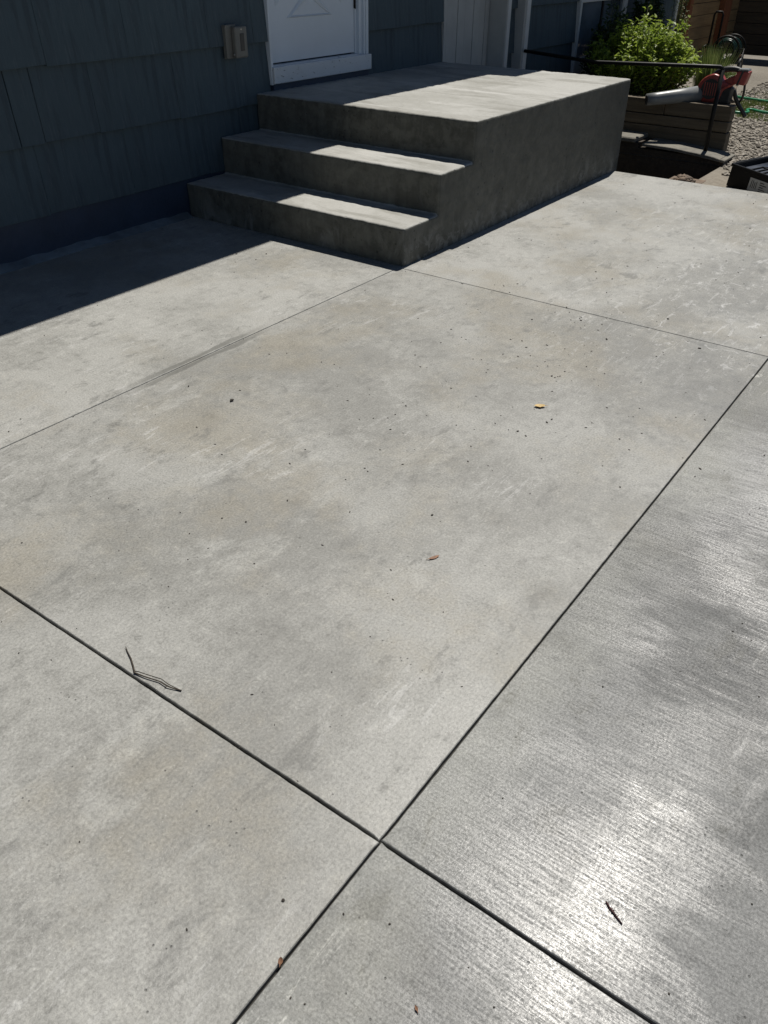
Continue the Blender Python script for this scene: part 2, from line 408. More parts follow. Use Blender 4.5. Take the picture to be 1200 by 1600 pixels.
class MB:
    """collects shapes and links them as ONE mesh object"""
    def __init__(s):
        s.bm = bmesh.new()
    def _add(s, verts, faces, mat=0):
        vs = [s.bm.verts.new(v) for v in verts]
        out = []
        for f in faces:
            try:
                fc = s.bm.faces.new([vs[i] for i in f]); fc.material_index = mat; out.append(fc)
            except ValueError:
                pass
        return vs, out
    def box(s, x0, x1, y0, y1, z0, z1, bev=0, mat=0, seg=1, rot=None, piv=None):
        V = [(x0, y0, z0), (x1, y0, z0), (x1, y1, z0), (x0, y1, z0), (x0, y0, z1), (x1, y0, z1), (x1, y1, z1), (x0, y1, z1)]
        if rot is not None:
            p = Vector(piv) if piv else Vector(((x0+x1)/2, (y0+y1)/2, (z0+z1)/2))
            V = [rot @ (Vector(v)-p)+p for v in V]
        return s.hexa(V, bev, mat, seg)
    def hexa(s, V, bev=0, mat=0, seg=1):
        F = [(0, 3, 2, 1), (4, 5, 6, 7), (0, 1, 5, 4), (1, 2, 6, 5), (2, 3, 7, 6), (3, 0, 4, 7)]
        vs, fs = s._add(V, F, mat)
        if bev:
            es = list({e for f in fs for e in f.edges})
            bmesh.ops.bevel(s.bm, geom=es, offset=bev, segments=seg, affect='EDGES', profile=.5)
        return s
    def prism(s, pts, d0, d1, bev=0, mat=0, seg=1):
        """pts: list of 3D points (a planar polygon) extruded from offset vector d0 to d1"""
        d0, d1 = Vector(d0), Vector(d1)
        n = len(pts)
        V = [Vector(p)+d0 for p in pts]+[Vector(p)+d1 for p in pts]
        F = [tuple(range(n-1, -1, -1)), tuple(range(n, 2*n))]+[(i, (i+1) % n, n+(i+1) % n, n+i) for i in range(n)]
        vs, fs = s._add(V, F, mat)
        bmesh.ops.recalc_face_normals(s.bm, faces=fs)
        if bev:
            es = list({e for f in fs for e in f.edges})
            bmesh.ops.bevel(s.bm, geom=es, offset=bev, segments=seg, affect='EDGES', profile=.5)
        return s
    def tube(s, pts, r, n=10, mat=0, caps=True, closed=False, smooth_path=0):
        pts = [Vector(p) for p in pts]
        if not isinstance(r, (list, tuple)): r = [r]*len(pts)
        r = list(r)
        for _ in range(smooth_path):
            q = [pts[0]]; rr = [r[0]]
            for i in range(len(pts)-1):
                q += [pts[i].lerp(pts[i+1], .25), pts[i].lerp(pts[i+1], .75)]
                rr += [r[i]*.75+r[i+1]*.25, r[i]*.25+r[i+1]*.75]
            q.append(pts[-1]); rr.append(r[-1]); pts, r = q, rr
        N = len(pts)
        rings = []
        up = None
        for i, p in enumerate(pts):
            if closed: t = (pts[(i+1) % N]-pts[i-1]).normalized()
            else: t = (pts[min(i+1, N-1)]-pts[max(i-1, 0)]).normalized()
            if up is None:
                up = Vector((0, 0, 1)) if abs(t.z) < .9 else Vector((1, 0, 0))
            a = t.cross(up).normalized(); b = a.cross(t).normalized(); up = b
            rings.append([s.bm.verts.new(p+(a*math.cos(2*PI*k/n)+b*math.sin(2*PI*k/n))*r[i]) for k in range(n)])
        rng = N if closed else N-1
        for i in range(rng):
            A, B = rings[i], rings[(i+1) % N]
            for k in range(n):
                f = s.bm.faces.new((A[k], B[k], B[(k+1) % n], A[(k+1) % n])); f.smooth = True; f.material_index = mat
        if caps and not closed:
            f = s.bm.faces.new(rings[0]); f.material_index = mat
            f = s.bm.faces.new(rings[-1][::-1]); f.material_index = mat
        return s
    def ring(s, c, axis, R, r, n=28, k=8, mat=0, sx=1.0):
        c = Vector(c); axis = Vector(axis).normalized()
        a = axis.orthogonal().normalized(); b = axis.cross(a)
        pts = [c+(a*math.cos(2*PI*i/n)+b*math.sin(2*PI*i/n))*R for i in range(n)]
        return s.tube(pts, r, k, mat, closed=True)
    def disc(s, c, axis, R, th, n=28, mat=0):
        c = Vector(c); axis = Vector(axis).normalized()
        return s.tube([c-axis*th/2, c+axis*th/2], R, n, mat)
    def quad(s, a, b, c, d, mat=0):
        s._add([a, b, c, d], [(0, 1, 2, 3)], mat); return s
    def build(s, name, mat, parent=None, smooth=None, loc=None):
        base = Vector(loc) if loc is not None else (wloc(parent) if parent else Vector((0, 0, 0)))
        bmesh.ops.recalc_face_normals(s.bm, faces=s.bm.faces[:])
        for v in s.bm.verts: v.co -= base
        me = bpy.data.meshes.new(name)
        s.bm.to_mesh(me); s.bm.free()
        for m in (mat if isinstance(mat, (list, tuple)) else [mat]): me.materials.append(m)
        if smooth is True:
            me.polygons.foreach_set('use_smooth', [True]*len(me.polygons))
        o = bpy.data.objects.new(name, me)
        col.objects.link(o)
        if parent is not None:
            o.parent = parent
            o.location = base-wloc(parent)
        else: o.location = base
        return o

def tag(o, label=None, cat=None, group=None, kind=None):
    if label: o['label'] = label
    if cat: o['category'] = cat
    if group: o['group'] = group
    if kind: o['kind'] = kind
    return o
def thing(name, label, cat, loc, group=None):
    o = bpy.data.objects.new(name, None); col.objects.link(o); o.location = loc
    o.empty_display_size = .1
    return tag(o, label, cat, group)
def U(a, b): return random.uniform(a, b)

# ================================================================== THE GROUND
GZ = -.06
# ground sheet with the sunken stairwell left open (x 3.23..4.2, y -.62..1.63)
g = MB()
xs = [-60, -8, 3.19, 4.262, 4.6, 8, 13.5, 60]; ys = [-60, -7, -.62, 1.6, 8, 60]
for i in range(len(xs)-1):
    for j in range(len(ys)-1):
        cx, cy = (xs[i]+xs[i+1])/2, (ys[j]+ys[j+1])/2
        if 3.19 < cx < 4.262 and -.62 < cy < 1.6: continue
        if -8 < cx < 3.19 and -7 < cy < 1.6: continue
        g.quad((xs[i], ys[j], GZ), (xs[i+1], ys[j], GZ), (xs[i+1], ys[j+1], GZ), (xs[i], ys[j+1], GZ))
bmesh.ops.remove_doubles(g.bm, verts=g.bm.verts[:], dist=.0001)
tag(g.build('ground', M['ground']), kind='structure')

# stairwell pit walls and floor; dark soil colour stands in for their shade
p = MB()
p.box(4.268, 4.3, -.62, 1.6, -1.0, GZ-.004)
p.box(3.12, 4.3, -.72, -.62, -1.0, GZ-.004)
p.box(3.0, 4.3, -.72, 1.7, -1.08, -1.0)
pit = tag(p.build('stairwell_lining', M['soil']), kind='structure')

# patio: concrete panels cut by saw joints
patio = thing('patio', None, None, (0, 0, 0)); patio['kind'] = 'structure'
JX = [(-8.0, None), (-3.18, .0038), (-.0275, .0028), (3.209, None)]
JY = [(-7.0, None), (-4.35, .006), (-2.153, .0034), (.0157, .0030), (1.868, None)]
def panel(x0, x1, y0, y1, jag, mat):
    bm = bmesh.new()
    top, n = [], 0
    step = .02
    def side(a, b, fixed, axis, gap, sgn):
        k = max(2, int(abs(b-a)/step)); out = []
        for i in range(k):
            u = a+(b-a)*i/k
            off = 0
            if gap:
                off = (noise.noise(Vector((u*30, fixed*7+sgn, 1)))*.0018+noise.noise(Vector((u*5, fixed*3+sgn, 4)))*.0015)*(gap/.006)
                q = noise.noise(Vector((u*14, fixed+sgn*3, 9)))
                if q > .45: off += (q-.45)*.006
            d = fixed+sgn*((gap or 0)+off)
            out.append((u, d) if axis == 'x' else (d, u))
        return out
    (gy0, gy1), (gx0, gx1) = jag[1], jag[0]
    poly = side(x0, x1, y0, 'x', gy0, 1)+side(y0, y1, x1, 'y', gx1, -1)+side(x1, x0, y1, 'x', gy1, -1)+side(y1, y0, x0, 'y', gx0, 1)
    # a small arris: inset ring lifted to z=0, outer ring just lower
    cx, cy = (x0+x1)/2, (y0+y1)/2
    outer = [bm.verts.new((a, b, -.0022)) for a, b in poly]
    inner = []
    for a, b in poly:
        ix = a+(.0018 if a < cx else -.0018) if (abs(a-x0) < .02 or abs(a-x1) < .02) else a
        iy = b+(.0018 if b < cy else -.0018) if (abs(b-y0) < .02 or abs(b-y1) < .02) else b
        inner.append(bm.verts.new((ix, iy, 0)))
    low = [bm.verts.new((a, b, -.09)) for a, b in poly]
    n = len(poly)
    for i in range(n):
        j = (i+1) % n
        bm.faces.new((outer[i], outer[j], inner[j], inner[i]))
        bm.faces.new((low[i], low[j], outer[j], outer[i]))
    bm.faces.new(inner)
    me = bpy.data.meshes.new('concrete_panel')
    bmesh.ops.recalc_face_normals(bm, faces=bm.faces[:])
    bm.to_mesh(me); bm.free()
    me.materials.append(mat)
    o = bpy.data.objects.new('concrete_panel', me); col.objects.link(o); o.parent = patio
    return o
for i in range(len(JX)-1):
    for j in range(len(JY)-1):
        (x0, a0), (x1, a1) = JX[i], JX[i+1]; (y0, b0), (y1, b1) = JY[j], JY[j+1]
        panel(x0, x1, y0, y1, ((a0, a1), (b0, b1)), M['patio_gloss'] if y1 < -2 else (M['patio_sheen'] if (y1 > .5 or x1 > 1) else M['patio']))
jb = MB()
jb.box(-8, 3.2, -7, 1.86, -.05, -.0125)
jb.build('joint_filler', M['joint'], patio)

# ================================================================== THE HOUSE
WY = 1.87          # face of the long wall
house = thing('house', 'dark slate blue shingled house along the patio with a white door above the steps', 'house', (0, WY, 0))
c = MB()
c.box(-8, .94, 1.8955, 8, -.6, 3.4)
c.box(.94, 2.10, 1.95, 8, .70, 2.72); c.box(.94, 2.10, 1.895, 8, -.6, .70); c.box(.94, 2.10, 1.895, 8, 2.72, 3.4)
c.box(2.10, 3.29, 1.895, 8, -.6, 3.4)
c.box(3.29, 4.2, 1.94, 8, -.6, 3.4)
c.box(4.2, 4.45, 1.75, 8, -.6, 3.4)
c.box(4.45, 8.85, 1.66, 8, -.6, 3.4)
c.build('wall_core', M['shadow_gap'], house)
f = MB()
f.box(-8, 3.29, 1.872, 1.895, -.05, .262)
f.build('foundation', M['foundation'], house)
# mortar fillet at the foot of the wall, lumpy
fl = MB()
prev = None
xx = -8.0
rows = []
while xx <= -.0:
    n1 = noise.noise(Vector((xx*6, 1, 2)))*.5+noise.noise(Vector((xx*19, 4, 2)))*.5
    d = .050+.014*n1; h = .034+.012*noise.noise(Vector((xx*9, 7, 1)))
    rows.append([(xx, 1.872, h), (xx, 1.872-d*.45, h*.62), (xx, 1.872-d, .006), (xx, 1.872-d-.004, -.004)])
    xx += .035
vs = [[fl.bm.verts.new(v) for v in r] for r in rows]
for a, b in zip(vs, vs[1:]):
    for k in range(3):
        fc = fl.bm.faces.new((a[k], b[k], b[k+1], a[k+1])); fc.smooth = True
fl.build('mortar_fillet', M['sealant'], house)

def shingle(parent, x0, x1, z0, h, yf, skew=0.0, proud=0.0, axis='x', mat='shingle', slant=.006):
    b = MB()
    th = .033+proud
    if axis == 'x':   # faces -y ; yf = plane of the back
        V = [(x0, yf-th, z0+slant*U(-1, 1)), (x1, yf-th-U(0, .002), z0+slant*U(-1, 1)), (x1, yf, z0), (x0, yf, z0),
             (x0+skew, yf-.004, z0+h), (x1+skew, yf-.004, z0+h), (x1+skew, yf, z0+h), (x0+skew, yf, z0+h)]
    b.hexa(V, .0018)
    return b.build('shingle', M[mat], parent, loc=((x0+x1)/2, yf, z0))
courses = [.245+.391*k for k in range(8)]
pinned = {1: [-1.19, -1.029, -.637, .021], 0: [-1.62, -1.10, -.45, .24, .60], 2: [-1.35, -.92, -.33, .35, .78]}
def run_course(k, z0, xa, xb):
    if z0 > 2.2: wmin, wmax = .5, .9
    else: wmin, wmax = .26, .62
    brk = [q for q in pinned.get(k, []) if xa < q < xb]
    left = brk[0] if brk else xb
    xs_ = []
    x = left if brk else xa
    if brk:
        q = x
        while q > xa: xs_.append(q); q -= U(wmin, wmax)
        xs_ = sorted(xs_)+brk[1:]
        x = xs_[-1]
    while x < xb:
        if not xs_ or x > xs_[-1]: xs_.append(x)
        x += U(wmin, wmax)
    xs_ = [xa]+[q for q in xs_ if xa+.08 < q < xb-.08]+[xb]
    for a, b in zip(xs_, xs_[1:]):
        gp = random.choice((.0008, .0012, .0035))
        if k == 1 and (abs(b+1.029) < .01 or abs(b+1.19) < .01): gp = .006
        shingle(house, a+gp/2, b-gp/2, z0, .41, 1.893, proud=U(-.001, .002))
for k, z0 in enumerate(courses):
    h_top = z0+.41
    if .70 < h_top and z0 < 2.5:      # the door interrupts these
        run_course(k, z0, -6.0 if z0 < 2 else -8.0, .93)
        run_course(k, z0, 2.112, 3.285)
    else:
        run_course(k, z0, -6.0 if z0 < 2 else -8.0, 3.285)
# lower courses behind the stoop are covered by it; corner stop bead at the right end
b = MB(); b.box(3.286, 3.298, 1.858, 1.893, .70, 1.02, .001)
b.box(3.288, 3.30, 1.866, 1.893, 1.02, 3.3, .001)
b.build('corner_bead', M['offwhite'], house)

# --- front door
door = MB()
door.box(.935, 2.112, 1.845, 1.868, 2.70, 2.80, .003)
door.box(.925, .950, 1.845, 1.94, .745, 2.70, .003)       # left casing / jamb
door.box(2.078, 2.108, 1.840, 1.868, .862, 2.70, .004)    # right brick mould
door.box(2.060, 2.078, 1.852, 1.94, .862, 2.70, .002)
door.box(2.020, 2.060, 1.872, 1.94, .862, 2.70, .002)     # stepped stop
door.box(1.998, 2.020, 1.896, 1.94, .862, 2.70, .002)
frame = door.build('door', M['white'], house)
d = MB()
d.box(.952, 1.996, 1.905, 1.945, .878, 2.69, .002)
slab = d.build('door_panel', M['white'], frame)
m = MB()
def tri_mould(pts, wdt=.034, y=1.905):
    n = len(pts)
    cen = Vector((sum(q[0] for q in pts)/n, 0, sum(q[1] for q in pts)/n))
    for i in range(n):
        a = Vector((pts[i][0], 0, pts[i][1])); b_ = Vector((pts[(i+1) % n][0], 0, pts[(i+1) % n][1]))
        ia = a+(cen-a).normalized()*wdt*1.8; ib = b_+(cen-b_).normalized()*wdt*1.8
        ma, mb_ = a.lerp(ia, .5), b_.lerp(ib, .5)
        P = lambda v, yy: (v.x, yy, v.z)
        m.quad(P(a, y-.001), P(b_, y-.001), P(mb_, y-.015), P(ma, y-.015))
        m.quad(P(ma, y-.015), P(mb_, y-.015), P(ib, y-.004), P(ia, y-.004))
    inn = [Vector((q[0], 0, q[1])) for q in pts]
    inn = [v+(cen-v).normalized()*wdt*1.8 for v in inn]
    m._add([(v.x, y-.003, v.z) for v in inn], [tuple(range(n))])
tri_mould([(1.185, 1.155), (1.715, 1.155), (1.45, 1.345)])
tri_mould([(1.07, 1.23), (1.345, 1.43), (1.07, 1.63)])
tri_mould([(1.83, 1.23), (1.83, 1.63), (1.555, 1.43)])
tri_mould([(1.185, 1.705), (1.45, 1.515), (1.715, 1.705)])
m.build('door_moulding', M['white'], frame)
hg = MB(); hg.box(1.992, 2.004, 1.893, 1.905, 1.185, 1.28, .002); hg.tube([(1.999, 1.892, 1.18), (1.999, 1.892, 1.285)], .005, 8)
hg.build('hinge', M['black_metal'], frame)
kb = MB(); kb.tube([(1.07, 1.905, 1.95), (1.07, 1.85, 1.95)], [.03, .015], 14); kb.disc((1.07, 1.84, 1.95), (0, 1, 0), .034, .03, 18)
kb.build('door_knob', M['steel'], frame)
si = MB()
si.box(.930, 2.124, 1.822, 1.95, .752, .862, .005, seg=2)
si.box(.955, 2.0, 1.86, 1.93, .862, .868)
def sill_mat():
    t = NT('chipped_sill_paint')
    n = t.noise(11, 7, .7, .6); n2 = t.noise(34, 6, .7, v=t.vec(scale=(1, 1, 2.5)))
    chip = t.math('MULTIPLY', t.ramp(n2, .60, .635), t.ramp(n, .46, .56))
    c = t.mix(chip, (.64, .67, .70), (.12, .12, .12))
    c = t.mix(t.ramp(n, .5, .7, 0, .3), c, (.50, .51, .51))
    return t.done(c, .5, t.bump(t.math('SUBTRACT', 1, chip), .001))
si.build('door_sill', sill_mat(), frame)
b = MB(); b.box(.94, 2.11, 1.846, 1.90, .690, .750); b.build('sill_shadow_strip', M['foundation'], house)  # dark strip set in for the shadow under the sill

# --- recessed white board door beyond the landing
sd2 = MB()
wid = [.075, .19, .13, .16, .12, .10, .08]
x = 3.30
side = thing  # placeholder name kept local
side_door = MB(); side_door.box(3.30, 4.16, 1.905, 1.93, -.5, 2.7)
side_door = side_door.build('side_door', M['offwhite'], house)
for k, wd in enumerate(wid):
    b = MB(); yy = 1.886+(.004 if k % 2 else 0)
    b.box(x+.003, x+wd-.003, yy, 1.905, -.5, 2.68, .002)
    b.build('door_board', M['offwhite'], side_door)
    x += wd
b = MB()
b.box(4.165, 4.205, 1.72, 1.93, -.5, 2.8, .003)
b.box(4.165, 4.175, 1.70, 1.72, -.5, 2.8, .001)
b.build('door_reveal', M['offwhite'], house)  # side-facing, in the greyer white: shade put into the colour
b = MB(); b.box(4.205, 4.268, 1.705, 1.75, -.5, 2.8, .003)
b.build('door_casing', M['trim'], house)
# short shingle strip, corner board, bump-out wall
for k in range(8):
    z0 = .33+.385*k-.39
    shingle(house, 4.27, 4.44, z0, .40, 1.748)
b = MB(); b.box(4.415, 4.44, 1.632, 1.745, -.5, 3.3, .002); b.build('corner_board', M['offwhite'], house)  # side face of the corner, greyed to carry its shade
b = MB(); b.box(4.4405, 4.512, 1.618, 1.66, -.5, 3.3, .002); b.build('corner_board', M['trim'], house)
for k in range(-1, 8):
    z0 = .335+.385*k
    x = 4.513
    while x < 8.83:
        wd = U(.8, 1.7); x1 = min(x+wd, 8.83)
        if 5.60 < x1 < 5.75: x1 = 5.66
        if z0 < 2.2 and x < 5.66: x1 = min(x1, 5.66)
        if z0 < 2.2 and 5.66 <= x < 6.99: x = 6.99; continue
        shingle(house, x+.001, x1-.001, z0, .40, 1.658)
        x = x1
    z = z0
b = MB(); b.box(8.80, 8.87, 1.615, 1.66, -.5, 3.3, .002); b.build('corner_board', M['trim'], house)
# white framed window on the bump-out
wf = MB()
wf.box(5.66, 5.70, 1.600, 1.66, .18, 2.2, .003); wf.box(6.90, 6.99, 1.600, 1.66, .18, 2.2, .003)
wf.box(5.70, 6.90, 1.604, 1.66, 1.095, 1.21, .004); wf.box(5.70, 6.90, 1.604, 1.66, 2.1, 2.2, .004)
wf.box(5.70, 6.90, 1.604, 1.66, .18, .56, .004)
win = wf.build('window', M['trim'], house)
b = MB(); b.box(6.28, 6.32, 1.615, 1.66, .56, 1.095, .002); b.build('window_mullion', M['black_metal'], win)
for a, b_, z0, z1 in ((5.70, 6.28, .56, 1.095), (6.32, 6.90, .56, 1.095), (5.70, 6.90, 1.21, 2.1)):
    b = MB(); b.box(a, b_, 1.628, 1.640, z0, z1); b.build('pane', M['glass'], win)
# roof: long eave then a second eave stepping out over the bump-out
r = MB()
def roof_part(x0, x1, ye, ze=3.30):
    s_ = .32
    pts = [(x0, ye, ze), (x0, ye, ze+.14), (x0, 5.2, ze+.14+(5.2-ye)*s_), (x0, 5.2, ze+(5.2-ye)*s_)]
    r.prism([(x0, q[1], q[2]) for q in pts], (0, 0, 0), (x1-x0, 0, 0))
roof_part(-8.5, 3.985, 1.286); roof_part(3.99, 9.4, 1.045, 3.302)
rf = r.build('roof', M['roof'], house)
b = MB(); b.box(-8.5, 3.98, 1.29, 1.9, 3.285, 3.298); b.box(3.995, 9.4, 1.05, 1.7, 3.285, 3.298); b.build('soffit', M['soffit'], rf)

# --- outlet cover box beside the door
ob = thing('outlet_box', 'taupe weatherproof outlet box with a dark slot, on the shingles left of the white door', 'outlet box', (.572, 1.87, 1.05))
b = MB(); b.box(.486, .588, 1.836, 1.872, .950, 1.152, .004); b.build('back_plate', M['cover'], ob)
b = MB(); b.box(.535, .652, 1.796, 1.836, .952, 1.142, .010, seg=2); b.build('cover', M['cover'], ob)
b = MB(); b.box(.580, .618, 1.793, 1.7965, .995, 1.100, .001); b.build('cover_slot', M['cover_dark'], ob)
b = MB(); b.tube([(.537, 1.815, .975), (.527, 1.815, .975)], .006, 8); b.tube([(.594, 1.797, 1.124), (.594, 1.793, 1.124)], .004, 8); b.build('screw', M['steel'], ob)

# ================================================================== THE STOOP
W = 1.869; t1, t2 = .3732, .3954; r1, r2, r3 = .2253, .2423, .2404; H = r1+r2+r3; L = 3.281
prof = [(0, -.03), (0, r1), (t1, r1), (t1, r1+r2), (t1+t2, r1+r2), (t1+t2, H), (L, H), (L, -.03)]
s_ = MB()
s_.prism([(a, -.0, b) for a, b in prof], (0, 0, 0), (0, W, 0), bev=.012, seg=3)
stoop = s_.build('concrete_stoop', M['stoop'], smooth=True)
tag(stoop, 'grey cast concrete stoop with two steps and a broad landing under the white door', 'steps')
rm = stoop.modifiers.new('remesh', 'REMESH'); rm.mode = 'VOXEL'; rm.voxel_size = .0065; rm.use_smooth_shade = True
tx = bpy.data.textures.new('cast_wobble', 'CLOUDS'); tx.noise_scale = .045; tx.noise_depth = 5
dm = stoop.modifiers.new('wobble', 'DISPLACE'); dm.texture = tx; dm.strength = .0065; dm.mid_level = .5; dm.texture_coords = 'GLOBAL'

# ================================================================== BEHIND THE PATIO
# concrete ledge in front of the timber planter
b = MB()
b.prism([(4.255, -.64, -.008), (4.255, -.50, .016), (4.255, -.30, .031), (4.255, -.13, .045), (4.255, .16, .050), (4.255, .16, .025), (4.255, -.13, .017), (4.255, -.30, .004), (4.255, -.64, -.03)], (0, 0, 0), (.345, 0, 0), .004)
pb = MB(); pb.box(4.272, 4.60, -.62, 1.55, -1.0, -.03); tag(pb.build('shade_dark_bank', M['soil']), kind='structure')  # dark soil colour puts the pit's shade onto these banks
pb = MB(); pb.box(4.276, 4.60, -.60, .2, -.03, .000); tag(pb.build('shade_dark_bank', M['soil']), kind='structure')
led = b.build('concrete_ledge', M['ledge']); tag(led, kind='structure')
pb = MB(); pb.box(4.276, 4.60, .2, 1.5, -.03, .045); tag(pb.build('shade_dark_bank', M['soil']), kind='structure')
b = MB(); b.box(4.25, 4.6, .23, 1.5, .045, .090, .010)
blk = b.build('concrete_block', M['ledge']); tag(blk, 'low concrete block between the black handrail post and the landing, half in shade', 'block')
b = MB()
for k in range(60):
    a = U(0, 2*PI); rr = U(0, 1)**.6
    px, py = 3.36+math.cos(a)*.12*rr, -.57+math.sin(a)*.10*rr
    s0 = U(.012, .030)
    bmesh.ops.create_icosphere(b.bm, subdivisions=1, radius=s0, matrix=Matrix.Translation((px, py, GZ+.055*(1-rr*rr)+.005)) @ Matrix.Diagonal((U(.8, 1.5), U(.8, 1.5), U(.5, .9), 1)))
lump = b.build('dirt_pile', M['dirt'], smooth=True); tag(lump, kind='stuff')
b = MB(); b.box(3.212, 3.62, -.70, -.40, -.9, GZ+.004, .01); tag(b.build('dirt_shoulder', M['dirt']), kind='structure')

# timber planter wall
pl = thing('timber_planter', 'weathered timber planter wall stacked from squared logs, holding the green bush', 'planter', (4.6, .3, GZ))
zz = [(-.06, .160), (.166, .256), (.262, .390)]
cuts = [(-.52, 1.5), (-.52, 1.5), (-.52, .12, 1.5)]
for (z0, z1), ct in zip(zz, cuts):
    for a, c2 in zip(ct, ct[1:]):
        b = MB(); o_ = U(-.006, .006)
        b.box(4.60+o_, 4.735+o_, a+.002+U(0, .008), c2-.002, z0, z1, .008, seg=2)
        b.build('timber', M['timber'], pl)
# side return, running away from the corner
for (z0, z1) in zz:
    b = MB()
    b.prism([(4.74, -.50, z0), (6.6, .02, z0), (6.6, .15, z0), (4.74, -.37, z0)], (0, 0, 0), (0, 0, z1-z0), .008)
    b.build('timber', M['timber'], pl)
# soil bed
b = MB()
nx, ny = 26, 20
V = []
for i in range(nx+1):
    row = []
    for j in range(ny+1):
        x = 4.72+(8.6-4.72)*i/nx
        ylo = -.40+.28*(x-4.7); y = ylo+(1.60-ylo)*j/ny
        e = min(1, (j/ny)*5+.0)
        z = .31-.05*(x-4.7) if x < 6.6 else .215-(x-6.6)*.12
        z = max(GZ-.02, z*1.0)+.03*noise.noise(Vector((x*4, y*4, 0)))
        row.append(b.bm.verts.new((x, y, z)))
    V.append(row)
for i in range(nx):
    for j in range(ny):
        fc = b.bm.faces.new((V[i][j], V[i+1][j], V[i+1][j+1], V[i][j+1])); fc.smooth = True
tag(b.build('soil_bed', M['soil']), kind='structure')

# handrail
hr = thing('handrail', 'thin black steel handrail with one post, standing before the timber planter', 'handrail', (4.43, -.40, 0))
b = MB(); b.tube([(4.43, -.4, -.02), (4.423, -.4, .70)], .020, 12); b.build('post', M['black_metal'], hr)
b = MB(); b.tube([(4.423, -.4, .695), (4.423, -.392, .715), (4.423, -.375, .722), (4.42, .823, .681), (4.42, 1.60, .730)], .0165, 12); b.build('rail', M['black_metal'], hr)

# ------------------------------------------------------------------ leaf blower
lb = thing('leaf_blower', 'red and grey cordless leaf blower lying on the corner of the timber planter', 'leaf blower', (4.72, -.1, .39))
b = MB()
n0, n1 = Vector((4.42, .250, .402)), Vector((4.745, -.135, .450))
dr = (n1-n0).normalized()
b.tube([n0+dr*.03, n0, n0+dr*.004, n0+dr*.10, n0+dr*.30, n1+dr*.03], [.040, .045, .052, .055, .062, .072], 24)
nz = b.build('nozzle', M['grey_plastic'], lb)
b = MB(); b.tube([n0-dr*.002, n0+dr*.02], .040, 20); b.build('nozzle_mouth', M['cover_dark'], nz)
b = MB()
for k in range(5):
    a = R_(20+k*16)
    o1 = Vector((-.6*math.cos(a), 0, math.sin(a)))*.068
    b.tube([n1-dr*.10+o1*.93, n1+dr*.01+o1], .004, 6)
b.build('nozzle_rib', M['grey_plastic'], nz)
def P2(s, z, x=4.78): return (x, s, z)
b = MB()
b.prism([P2(-.115, .517), P2(-.135, .560), P2(-.165, .596), P2(-.207, .622), P2(-.255, .634), P2(-.305, .622), P2(-.345, .575), P2(-.40, .560), P2(-.43, .545), P2(-.365, .500), P2(-.345, .43), P2(-.330, .392), P2(-.252, .387), P2(-.185, .389), P2(-.150, .43)], (-.075, 0, 0), (.075, 0, 0), .020, seg=3)
body = b.build('housing', M['red'], lb, smooth=True)
b = MB(); b.ring(n1+dr*.03, dr, .070, .016, 26, 8); b.build('collar', M['red'], lb)
b = MB(); b.disc((4.702, -.245, .505), (1, 0, 0), .085, .012, 26); b.build('side_vent', M['dark_plastic'], body)
b = MB()
for k in range(6):
    b.box(4.690, 4.698, -.305+k*.022, -.297+k*.022, .45, .56, .001)
b.build('vent_slat', M['red'], body)
b = MB(); b.prism([P2(-.345, .52), P2(-.40, .535), P2(-.435, .52), P2(-.430, .392), P2(-.330, .388)], (-.06, 0, 0), (.06, 0, 0), .010, seg=2)
b.build('motor_housing', M['dark_plastic'], lb)
b = MB(); b.tube([P2(-.23, .61), P2(-.262, .645), P2(-.33, .672), P2(-.42, .678), P2(-.47, .665)], [.022, .024, .026, .024, .022], 12, smooth_path=2)
b.build('handle', M['dark_plastic'], lb)
b = MB(); b.prism([P2(-.33, .575), P2(-.42, .625), P2(-.46, .62), P2(-.46, .560), P2(-.42, .540), P2(-.36, .52)], (-.035, 0, 0), (.035, 0, 0), .010, seg=2)
b.build('lower_arm', M['red'], lb, smooth=False)
b = MB(); b.prism([P2(-.455, .665), P2(-.56, .668), P2(-.535, .552), P2(-.44, .562), P2(-.425, .60)], (-.055, 0, 0), (.055, 0, 0), .010, seg=2)
bt = b.build('battery', M['red'], lb)
b = MB(); b.prism([P2(-.495, .674), P2(-.512, .674), P2(-.480, .550), P2(-.463, .550)], (-.0585, 0, 0), (.0585, 0, 0), .001); b.build('battery_stripe', M['dark_plastic'], bt)
b = MB(); b.prism([P2(-.45, .668), P2(-.55, .670), P2(-.54, .688), P2(-.46, .686)], (-.05, 0, 0), (.05, 0, 0), .004); b.build('battery_cap', M['grey_plastic'], bt)
cb = MB(); cb.tube([(4.80, -.525, .555), (4.82, -.53, .48), (4.90, -.50, .40), (4.93, -.44, .375), (4.86, -.40, .42), (4.82, -.37, .44)], .011, 8, smooth_path=2)
cb.build('strap', M['dark_plastic'], lb)
b = MB(); b.tube([(4.86, -.42, .50), (4.90, -.455, .40), (4.92, -.545, .30), (4.93, -.56, .27)], .02, 8, smooth_path=1); b.build('strap', M['dark_plastic'], lb)

